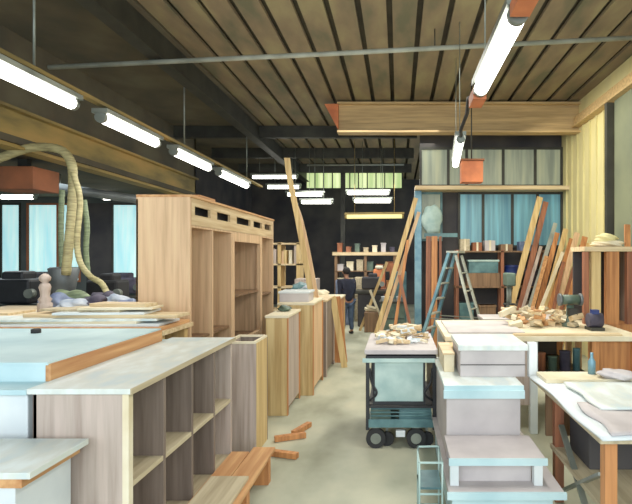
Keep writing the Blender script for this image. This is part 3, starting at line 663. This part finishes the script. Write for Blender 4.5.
# ================================================================== RIGHT BACK CLUTTER
def plank(a, b, w, th, m, label, group=None, up=(0,1,0)):
    o = build(MB().beam(a, b, w, th, up), 'leaning_plank', m); tag(o, label, 'plank', group); return o
G = 'planks leaning in the right bay'
pl = [(513, 205/1, 545, 195, 10.0, .12, 'pine_z', 'long pale plank leaning farthest left against the back ledge'),
      (522, 0, 551, 200, 10.05, .11, 'redwood', 'long dark red plank leaning close right of the long pale plank'),
      (532, 0, 561, 222, 10.0, .08, 'alu', 'grey-green plank leaning left of the orange planks'),
      (541, 0, 563, 232, 9.8, .09, 'orange_w', 'first orange plank leaning towards the cream wall'),
      (548, 0, 572, 228, 9.7, .10, 'pine_z', 'broad yellow plank among the orange leaning planks'),
      (553, 0, 578, 238, 9.5, .08, 'orange_w', 'second orange plank, leaning just right of the broad yellow plank'),
      (561, 0, 585, 232, 9.3, .10, 'ply', 'tan plank leaning in the middle of the cream wall'),
      (567, 0, 590, 245, 9.1, .07, 'redwood', 'narrow red plank leaning behind the grey-green bench machine'),
      (575, 0, 598, 236, 8.9, .10, 'orange_w', 'third orange plank leaning towards the dark wall column'),
      (582, 0, 602, 243, 8.7, .08, 'pine_z', 'rightmost yellow plank leaning by the dark wall column')]
pl += [(526, 0, 546, 246, 9.9, .06, 'ash_z', 'short greyish lath leaning low among the red and green planks'),
       (536, 0, 552, 256, 9.6, .07, 'orange_x', 'short light orange lath leaning low before the grey-green plank'),
       (545, 0, 569, 252, 9.4, .06, 'cream', 'short cream lath leaning low before the broad yellow plank'),
       (558, 0, 570, 262, 9.2, .06, 'redwood', 'shortest red lath leaning low behind the bench offcuts')]
for bxp, _, tx, ty, Y, w, m, l in pl:
    top = P(tx, ty, Y); mid = P(bxp, 305, Y)
    d = (mid-top); k = (top.z-0.0)/(top.z-mid.z); base = top+d*k
    top.y += .35; top.x = min(top.x, 3.46)
    plank(base, top, w, .03, m, l, G)
# small shelves / things behind: dark rack under blue window
t = thing('storage_rack', (2.1, 10.6, 0), 'dark low rack under the blue window of the right bay', 'rack')
for x in (1.25, 2.2, 3.1): build(MB().box(x-.03, x+.03, 10.52, 10.57, 0, 2.05).box(x-.03, x+.03, 10.84, 10.9, 0, 2.05), 'upright', 'redwood', t)
for z in (.5, 1.25, 2.0): build(MB().box(1.2, 3.15, 10.52, 10.9, z, z+.03), 'shelf', 'oak_in', t)
def drum(x, y, z, r, h, m, label):
    t = thing('drum', (x, y, z), label, 'drum')
    build(MB().lathe((x, y, z), [(r*.95,0),(r,.02),(r,h*.48),(r*1.04,h*.5),(r,h*.52),(r,h*.95),(r*1.04,h*.96),(r*1.04,h)], 24), 'body', m, t)
    build(MB().lathe((x, y, z+h), [(r*.9,0),(r*.9,.02),(r*.3,.03)], 20), 'lid', m, t)
drum(2.45, 10.72, 1.28, .17, .42, 'blue', 'dark blue drum on the dark rack below the blue window')
drum(2.85, 10.72, 1.28, .14, .36, 'bag_p', 'small purplish drum right of the dark blue drum')
t = thing('toolbox', (1.8, 10.6, 1.28), 'long teal toolbox on the dark rack left of the blue drum', 'toolbox')
build(MB().box(1.50, 2.12, 10.56, 10.82, 1.56, 1.80), 'body', 'teal', t, .01)
build(MB().box(1.48, 2.14, 10.54, 10.84, 1.80, 1.84), 'lid', 'teal_p', t, .01)
build(MB().box(1.46, 2.16, 10.54, 10.86, 1.28, 1.56), 'stand', 'oak_in', t, .005)
for k, (x, w, h, m, l) in enumerate(((1.42, .2, .25, 'ash_edge', 'greyish carton at the left end of the rack top'), (1.68, .2, .18, 'rust', 'rust carton second on the rack top'), (1.95, .22, .22, 'pinkgrey', 'pale carton third on the rack top'), (2.3, .25, .14, 'oak_in', 'flat brown carton on the rack top'), (2.7, .25, .2, 'bag_b', 'blue-grey carton near the right end of the rack top'))):
    t = thing('carton', (x, 10.65, 2.03), l, 'box')
    build(MB().box(x-w/2, x+w/2, 10.58, 10.84, 2.03, 2.03+h), 'body', m, t, .005)
    build(MB().box(x-.02, x+.02, 10.575, 10.845, 2.03, 2.034+h), 'tape', 'cream', t)
for k, (x, z, w, h, m, l) in enumerate(((1.45, .53, .3, .4, 'teal', 'teal crate low on the left of the dark rack'), (1.9, .53, .35, .35, 'oak_in', 'brown crate low on the dark rack'), (2.55, .53, .4, .45, 'ash_in', 'grey crate low on the right of the dark rack'))):
    t = thing('storage_crate', (x, 10.65, z), l, 'crate')
    build(MB().box(x-w/2, x+w/2, 10.58, 10.84, z, z+h), 'body', m, t, .01)
    build(MB().box(x-w/2-.015, x+w/2+.015, 10.565, 10.855, z+h-.04, z+h), 'rim', m, t, .005)
# table with pinkish top behind the ladder
trestle('packing_table', 1.3, 2.85, 7.6, 8.2, .96, 'pinkish topped table behind the long bench and under the ladder', 'pinkgrey', 'oak_in')
t = thing('drill_press', (1.75, 7.9, .96), 'small dark green drill press on the pinkish table', 'machine')
build(MB().box(1.63, 1.87, 7.75, 8.05, .96, 1.0), 'base', 'green_m', t, .005)
build(MB().tube([(1.75, 7.95, 1.0), (1.75, 7.95, 1.6)], .025, 12), 'column', 'steel_g', t)
build(MB().box(1.68, 1.82, 7.7, 8.02, 1.45, 1.65), 'head', 'green_m', t, .02)
build(MB().tube([(1.75, 7.78, 1.45), (1.75, 7.78, 1.17)], .02, 10), 'spindle', 'steel_g', t)
build(MB().lathe((1.75, 7.86, 1.15), [(.1, 0), (.1, .02)], 14), 'work_plate', 'steel_d', t)
# board stack left part: orange door-like boards by blue post
for k, (px, w, m, l, Y) in enumerate(((428, .10, 'redwood', 'dark orange upright board nearest the pale blue post', 10.3), (434, .12, 'orange_w', 'bright orange upright board beside the ladder', 10.2), (440, .05, 'redwood', 'narrow red upright board behind the ladder', 10.35))):
    x = (px-VX)*Y/F; zt_ = H+(VY-236)*Y/F
    plank((x, Y, 0), (x+.02, Y+.15, zt_), w, .04, m, l, 'upright boards by the pale blue post')
o = build(MB().blob((.72, 10.72, 2.4), (.20, .10, .36), 77, rough=.18), 'hanging_bag', 'teal_p'); tag(o, 'pale translucent bag hanging under the ledge left of the blue window', 'bag')
o = build(MB().box(.55, 1.25, 10.5, 10.56, 2.32, 2.4), 'ledge_bar', 'teal'); tag(o, 'thin green-teal bar under the ledge beside the hanging bag', 'bar')
for k, (b0_, t0_, Y, w, m, l) in enumerate((((386, 300), (416, 198), 10.2, .09, 'pine_z', 'tall pale plank leaning against the pale blue post'), ((391, 300), (419, 212), 10.35, .07, 'ply', 'tan plank leaning right behind the tall pale plank'),
       ((396, 320), (408, 240), 10.0, .06, 'orange_w', 'orange lath leaning low before the pale blue post'), ((410, 325), (399, 275), 9.8, .06, 'redwood', 'short red lath leaning the other way by the pale blue post'))):
    a = P(b0_[0], b0_[1], Y); b = P(t0_[0], t0_[1], Y); d = a-b; k2 = b.z/(b.z-a.z)
    plank(b+d*k2, b, w, .03, m, l, 'planks leaning by the pale blue post')

# ================================================================== FAR HALL
t = thing('far_shelving', (-.9, 15.5, 0), 'wide wooden shelving with cream top rail at the far end of the aisle', 'shelving')
for x in (-1.9, -1.0, -.1): build(MB().box(x-.04, x+.04, 15.3, 15.9, 0, 1.95), 'upright', 'oak_in', t)
for z in (.4, .95, 1.45): build(MB().box(-1.94, -.06, 15.3, 15.9, z, z+.03), 'shelf', 'oak_in', t)
build(MB().box(-2.0, 0.0, 15.25, 15.95, 1.95, 2.05), 'top_rail', 'pine_x', t)
cm = ['ash_edge', 'rust', 'teal', 'cream', 'redwood', 'bag_b', 'pinkgrey', 'green_m', 'orange_w', 'bag_p']
cn = ['grey-beige', 'rust', 'teal', 'cream', 'dark red', 'blue-grey', 'pale pink', 'green', 'orange', 'purple']
i = 0
for zi, z in enumerate((.43, .98, 1.48)):
    for xi in range(6):
        x = -1.78+xi*.305
        if abs(x+1.0) < .08: x -= .0
        w = .2; h = R.choice((.2, .28, .34)); c = (i*7+zi) % 10
        o = build(MB().box(x-w/2, x+w/2, 15.35, 15.7, z, z+h).box(x-w/2-.01, x+w/2+.01, 15.34, 15.71, z+h-.03, z+h), 'storage_box', cm[c])
        tag(o, '%s box, number %s from the left on the %s shelf of the far shelving' % (cn[c], ['one','two','three','four','five','six'][xi], ['bottom','middle','top'][zi]), 'box', 'boxes on the far shelving')
        i += 1
machine(-.75, 13.9, .7, .6, 1.45, 'dark machine right of the standing person', 'wall_d')
t = thing('orange_machine', (-.45, 14.7, 0), 'orange-brown machine in the far aisle right of the person', 'machine')
build(MB().box(-.75, -.35, 14.5, 15.0, 0, 1.0), 'body', 'redwood', t, .02)
build(MB().box(-.72, -.38, 14.55, 14.9, 1.0, 1.55), 'head', 'orange', t, .04)
build(MB().lathe((-.55, 14.62, 1.55), [(.1, 0), (.12, .05), (.1, .1)], 14), 'dial', 'cream', t)
t = thing('far_bench', (-.2, 12.4, 0), 'teal-grey low bench at the far right of the aisle', 'bench')
build(MB().box(-.45, .2, 12.0, 12.8, .78, .83), 'bench_top', 'steel_d', t)
build(MB().box(-.42, .17, 12.05, 12.75, .05, .78), 'body', 'green_m', t, .01)
build(MB().box(-.4, .15, 12.04, 12.05, .4, .42), 'drawer_gap', 'black', t)
for k, (x, m, l) in enumerate(((-.35, 'white', 'small white tub on the teal-grey far bench'), (-.18, 'cream', 'cream tub in the middle of the far bench'), (.02, 'white', 'right-hand white tub on the far bench'))):
    o = build(MB().lathe((x, 12.2, .83), [(.05, 0), (.06, .1), (.065, .11)], 14), 'tub', m); tag(o, l, 'tub')
t = thing('sack_barrow', (-.65, 12.9, 0), 'pile of pale timber offcuts crate on the floor right of the person', 'crate')
build(MB().box(-.85, -.5, 12.6, 13.0, 0, .5), 'body', 'oak_in', t, .01)
build(MB().obox((-.68, 12.8, .56), (.34, .12, .06), (.2, .1, .3)).obox((-.66, 12.75, .62), (.28, .1, .05), (-.2, .2, -.5)), 'timber', 'cream', t)
for k, (a, b, w, m, l) in enumerate((((372, 300), (387, 262), .07, 'pine_z', 'pale lath leaning over the teal-grey far bench'), ((381, 318), (370, 290), .06, 'cream', 'cream lath lying aslant in the far aisle'))):
    Y = 12.9-.2*k; p = P(a[0], a[1], Y); q = P(b[0], b[1], Y); plank(p+(p-q)*(p.z/(q.z-p.z)), q, w, .03, m, l)
for k, (x, y, w, d, h, m, l) in enumerate(((-1.55, 14.2, .4, .5, 1.25, 'bag_b', 'blue-grey cabinet left of the person in the far aisle'), (-1.05, 14.9, .45, .4, 1.3, 'ash_edge', 'beige cabinet straight behind the person'), (.05, 13.6, .35, .5, 1.5, 'teal', 'teal cabinet beyond the far bench'), (-.1, 15.0, .3, .3, 1.7, 'rust', 'rust coloured tall cabinet at the right end of the far shelving'))):
    c = thing('tool_cabinet', (x, y, 0), l, 'cabinet')
    build(MB().box(x-w/2, x+w/2, y-d/2+.02, y+d/2, 0, h), 'body', m, c, .01)
    build(MB().box(x-w/2+.02, x+w/2-.02, y-d/2, y-d/2+.02, .08, h*.55), 'door', m, c, .004)
    build(MB().box(x-w/2+.02, x+w/2-.02, y-d/2, y-d/2+.02, h*.58, h-.04), 'drawer', m, c, .004)
for k in range(7):
    x = -1.8+k*.27; hh = R.uniform(.12, .3)
    o = build(MB().box(x-.07, x+.07, 15.4, 15.7, 2.05, 2.05+hh).box(x-.08, x+.08, 15.39, 15.71, 2.05+hh-.03, 2.05+hh), 'carton', cm[(k*3+1) % 10]); tag(o, '%s carton on top of the far shelving, %s from the left' % (cn[(k*3+1) % 10], ['first','second','third','fourth','fifth','sixth','seventh'][k]), 'box', 'cartons on top of the far shelving')
# left far rack behind the wardrobe
t = thing('timber_rack', (-2.9, 12.2, 0), 'pale slatted timber rack behind the wardrobe carcass', 'rack')
for x in (-3.3, -2.85, -2.4): build(MB().box(x-.04, x+.04, 12.0, 12.5, 0, 2.25), 'upright', 'pine_z', t)
for z in (.6, 1.15, 1.7, 2.2): build(MB().box(-3.34, -2.36, 12.0, 12.5, z, z+.04), 'shelf', 'pine_x', t)
for k in range(7):
    x = -3.22+k*.125; h = R.uniform(.3, .45)
    if abs(x+2.85) < .05: x += .06
    o = build(MB().box(x-.035, x+.035, 12.05, 12.4, 1.74, 1.74+h), 'upright_board', ['pine_z', 'cream', 'ash_z', 'ply'][k % 4]); tag(o, 'short board standing on the upper shelf of the timber rack, %s from the left' % ['first','second','third','fourth','fifth','sixth','seventh'][k], 'board', 'boards in the timber rack')
for k, (x, y, z0, s, m, l) in enumerate(((-2.05, 10.6, 0, (.5, .6, 1.15), 'green_m', 'green cabinet between wardrobe carcass and aisle row'), (-2.1, 11.6, 0, (.5, .5, 1.4), 'ash_z', 'grey locker behind the green cabinet'), (-1.75, 11.3, 0, (.25, .4, 1.0), 'redwood', 'red-brown chest beside the grey locker'))):
    t = thing('locker', (x, y, z0), l, 'cabinet')
    build(MB().box(x-s[0]/2, x+s[0]/2, y-s[1]/2, y+s[1]/2, 0, s[2]), 'body', m, t, .01)
    build(MB().box(x-s[0]/2+.03, x+s[0]/2-.03, y-s[1]/2-.02, y-s[1]/2, .08, s[2]-.05), 'door', m, t, .004)
    build(MB().box(x+s[0]/2-.08, x+s[0]/2-.06, y-s[1]/2-.04, y-s[1]/2-.02, s[2]*.5, s[2]*.6), 'handle', 'steel_g', t)
o = build(MB().blob((-2.05, 10.6, 1.15), (.22, .2, .12), 88), 'cloth_bundle', 'teal'); tag(o, 'teal cloth heap on the green cabinet', 'cloth')
# hooks/dark columns beyond
struct(MB().box(-1.95, -1.8, 17, 17.15, 0, 5), 'trim_far_column', 'steel_d')

# ================================================================== PERSON
def skin(name, joints, edges, m, parent, sub=1, loc=(0,0,0)):
    me = bpy.data.meshes.new(name); me.from_pydata([j[0] for j in joints], edges, [])
    o = bpy.data.objects.new(name, me); COL.objects.link(o)
    s = o.modifiers.new('Skin', 'SKIN'); s.use_smooth_shade = True
    lay = me.skin_vertices[0].data
    for i, j in enumerate(joints):
        r = j[1]; lay[i].radius = r if isinstance(r, tuple) else (r, r)
    lay[0].use_root = True
    u = o.modifiers.new('Sub', 'SUBSURF'); u.levels = sub; u.render_levels = sub
    dg = bpy.context.evaluated_depsgraph_get(); dg.update()
    nm = bpy.data.meshes.new_from_object(o.evaluated_get(dg)); 
    o.modifiers.clear(); o.data = nm; nm.materials.clear(); nm.materials.append(M[m])
    for p in nm.polygons: p.use_smooth = True
    o.parent = parent; return o
t = thing('person', (-1.24, 12.3, 0), 'person in a dark navy top and blue jeans standing in the far aisle', 'person')
# local frame: faces +x (towards the right aisle), height about 1.6
J = [((0,0,.86),.115), ((0,.01,1.02),.11), ((.01,0,1.20),.135), ((.03,0,1.33),.075), ((.055,0,1.395),.048), ((.075,0,1.45),.062), ((.08,0,1.52),.082), ((.075,0,1.575),.055),
     ((.02,-.17,1.30),.05), ((.03,-.20,1.06),.038), ((.16,-.17,.90),.027), ((.20,-.165,.865),(.032,.018)),
     ((.02,.17,1.30),.05), ((0,.21,1.06),.038), ((.08,.20,.85),.027), ((.10,.20,.80),(.032,.018)),
     ((.0,-.09,.80),.085), ((.02,-.10,.44),.055), ((-.02,-.11,.08),.038), ((.10,-.12,.035),.034),
     ((.0,.09,.80),.085), ((.03,.10,.44),.055), ((.03,.11,.08),.038), ((.15,.12,.035),.034)]
E = [(0,1),(1,2),(2,3),(3,4),(4,5),(5,6),(6,7),(2,8),(8,9),(9,10),(10,11),(2,12),(12,13),(13,14),(14,15),(0,16),(16,17),(17,18),(18,19),(0,20),(20,21),(21,22),(22,23)]
nb = len(J)
for (hx, hy, hz, wi, sgn) in ((.20,-.165,.865,11,1), (.10,.20,.80,15,-1)):
    for k in range(4):
        a = len(J); y = hy+(k-1.5)*.017; ln = (.062, .072, .066, .05)[k]
        J += [((hx+.022, y, hz-.02), .009), ((hx+.022+ln*.45, y, hz-.03-ln*.35), .0085), ((hx+.022+ln*.6, y, hz-.04-ln*.75), .0075)]
        E += [(wi, a), (a, a+1), (a+1, a+2)]
    a = len(J); J += [((hx-.0, hy+sgn*.032, hz-.01), .010), ((hx+.03, hy+sgn*.045, hz-.04), .008)]; E += [(wi, a), (a, a+1)]
body = skin('body', J, E, 'skin', t, 1)
skin('shirt', [((0,0,.78),.15), ((0,.01,.97),.155), ((.01,0,1.20),.17), ((.03,0,1.35),.095), ((.02,-.19,1.31),.078), ((.03,-.20,1.06),.060), ((.13,-.175,.94),.045), ((.02,.19,1.31),.078), ((0,.21,1.06),.060), ((.06,.203,.90),.045)],
     [(0,1),(1,2),(2,3),(2,4),(4,5),(5,6),(2,7),(7,8),(8,9)], 'navy', t)
skin('trousers', [((0,0,.88),.135), ((.0,-.09,.78),.10), ((.02,-.10,.44),.072), ((-.02,-.11,.09),.058), ((.0,.09,.78),.10), ((.03,.10,.44),.072), ((.03,.11,.09),.058)],
     [(0,1),(1,2),(2,3),(0,4),(4,5),(5,6)], 'jeans', t)
for s, dx in ((-1, -.02), (1, .03)):
    skin('shoe', [((dx-.03, s*.115, .045),.045), ((dx+.06, s*.12, .04),.045), ((dx+.15, s*.125, .032),.036)], [(0,1),(1,2)], 'rubber', t)
hb = MB().blob((.055, 0, 1.475), (.098, .096, .10), 5, rough=.03)
o = build(hb, 'hair', 'hair', t, 0, world=False)
for s in (-1, 1):
    build(MB().blob((.155, s*.03, 1.515), (.010, .012, .008), 1, 2, 0), 'eye', 'rubber', t, 0, world=False)
    build(MB().blob((.075, s*.086, 1.49), (.018, .010, .028), 1, 2, 0), 'ear', 'skin', t, 0, world=False)
build(MB().blob((.163, 0, 1.485), (.016, .012, .018), 1, 2, 0), 'nose', 'skin', t, 0, world=False)
build(MB().blob((.148, 0, 1.46), (.010, .024, .006), 1, 2, 0), 'mouth', 'redwood', t, 0, world=False)
t.rotation_euler[2] = math.radians(125)

# ================================================================== LIGHT
def area(loc, rot, size, power, color=(1, 1, 1)):
    l = bpy.data.lights.new('Area', 'AREA'); l.shape = 'RECTANGLE'; l.size, l.size_y = size; l.energy = power; l.color = color
    o = bpy.data.objects.new('area_light', l); COL.objects.link(o); o.location = loc; o.rotation_euler = rot; return o
area((-3.4, 7.5, 3.38), (0, 0, 0), (.3, 7.5), 130, (1, .98, .92))
area((.74, 3.8, 3.3), (0, 0, 0), (.2, 1.3), 45, (1, .98, .92))
area((.85, 7.2, 3.3), (0, 0, 0), (.2, 1.4), 60, (1, .96, .86))
area((2.2, 7.5, 4.3), (0, math.radians(-25), 0), (1.5, 4), 90, (1, .94, .74))
area((-1.2, 13.5, 3.8), (0, 0, 0), (3, 2.4), 160, (1, .98, .9))  # fill light added to brighten the far hall
area((-7.5, 9.5, 3.3), (0, 0, 0), (3, 3), 90, (.85, .97, 1))
area((-.2, 8.5, 4.4), (0, 0, 0), (2, 5), 110, (1, .98, .88))
area((0, -1.4, 2.6), (math.radians(82), 0, 0), (7, 3.4), 260, (.90, .97, 1))   # daylight through the open shed door behind
area((-1.5, 5, .9), (math.radians(180), 0, 0), (1, 1), 0)
up = area((.2, 5.5, 3.9), (math.radians(180), 0, 0), (5, 6), 30, (1, .92, .72))
w = bpy.data.worlds.new('World'); bpy.context.scene.world = w; w.use_nodes = True
bg = w.node_tree.nodes['Background']; bg.inputs['Color'].default_value = (.80, .92, 1, 1); bg.inputs['Strength'].default_value = 1.0
for o in list(bpy.data.objects):
    if o.type == 'LIGHT' and o.data.energy == 0: bpy.data.objects.remove(o)

# ================================================================== CAMERA
cam = bpy.data.cameras.new('Camera'); co = bpy.data.objects.new('Camera', cam); COL.objects.link(co)
co.location = (0, 0, H); co.rotation_euler = (math.radians(90), 0, 0)
cam.sensor_width = 36; cam.lens = F/632*36
cam.shift_x = -(VX-316)/632; cam.shift_y = (VY-252)/632
cam.clip_start = .05
bpy.context.scene.camera = co
vs = bpy.context.scene.view_settings
vs.view_transform = 'Standard'; vs.look = 'None'; vs.exposure = 0; vs.gamma = 1.12
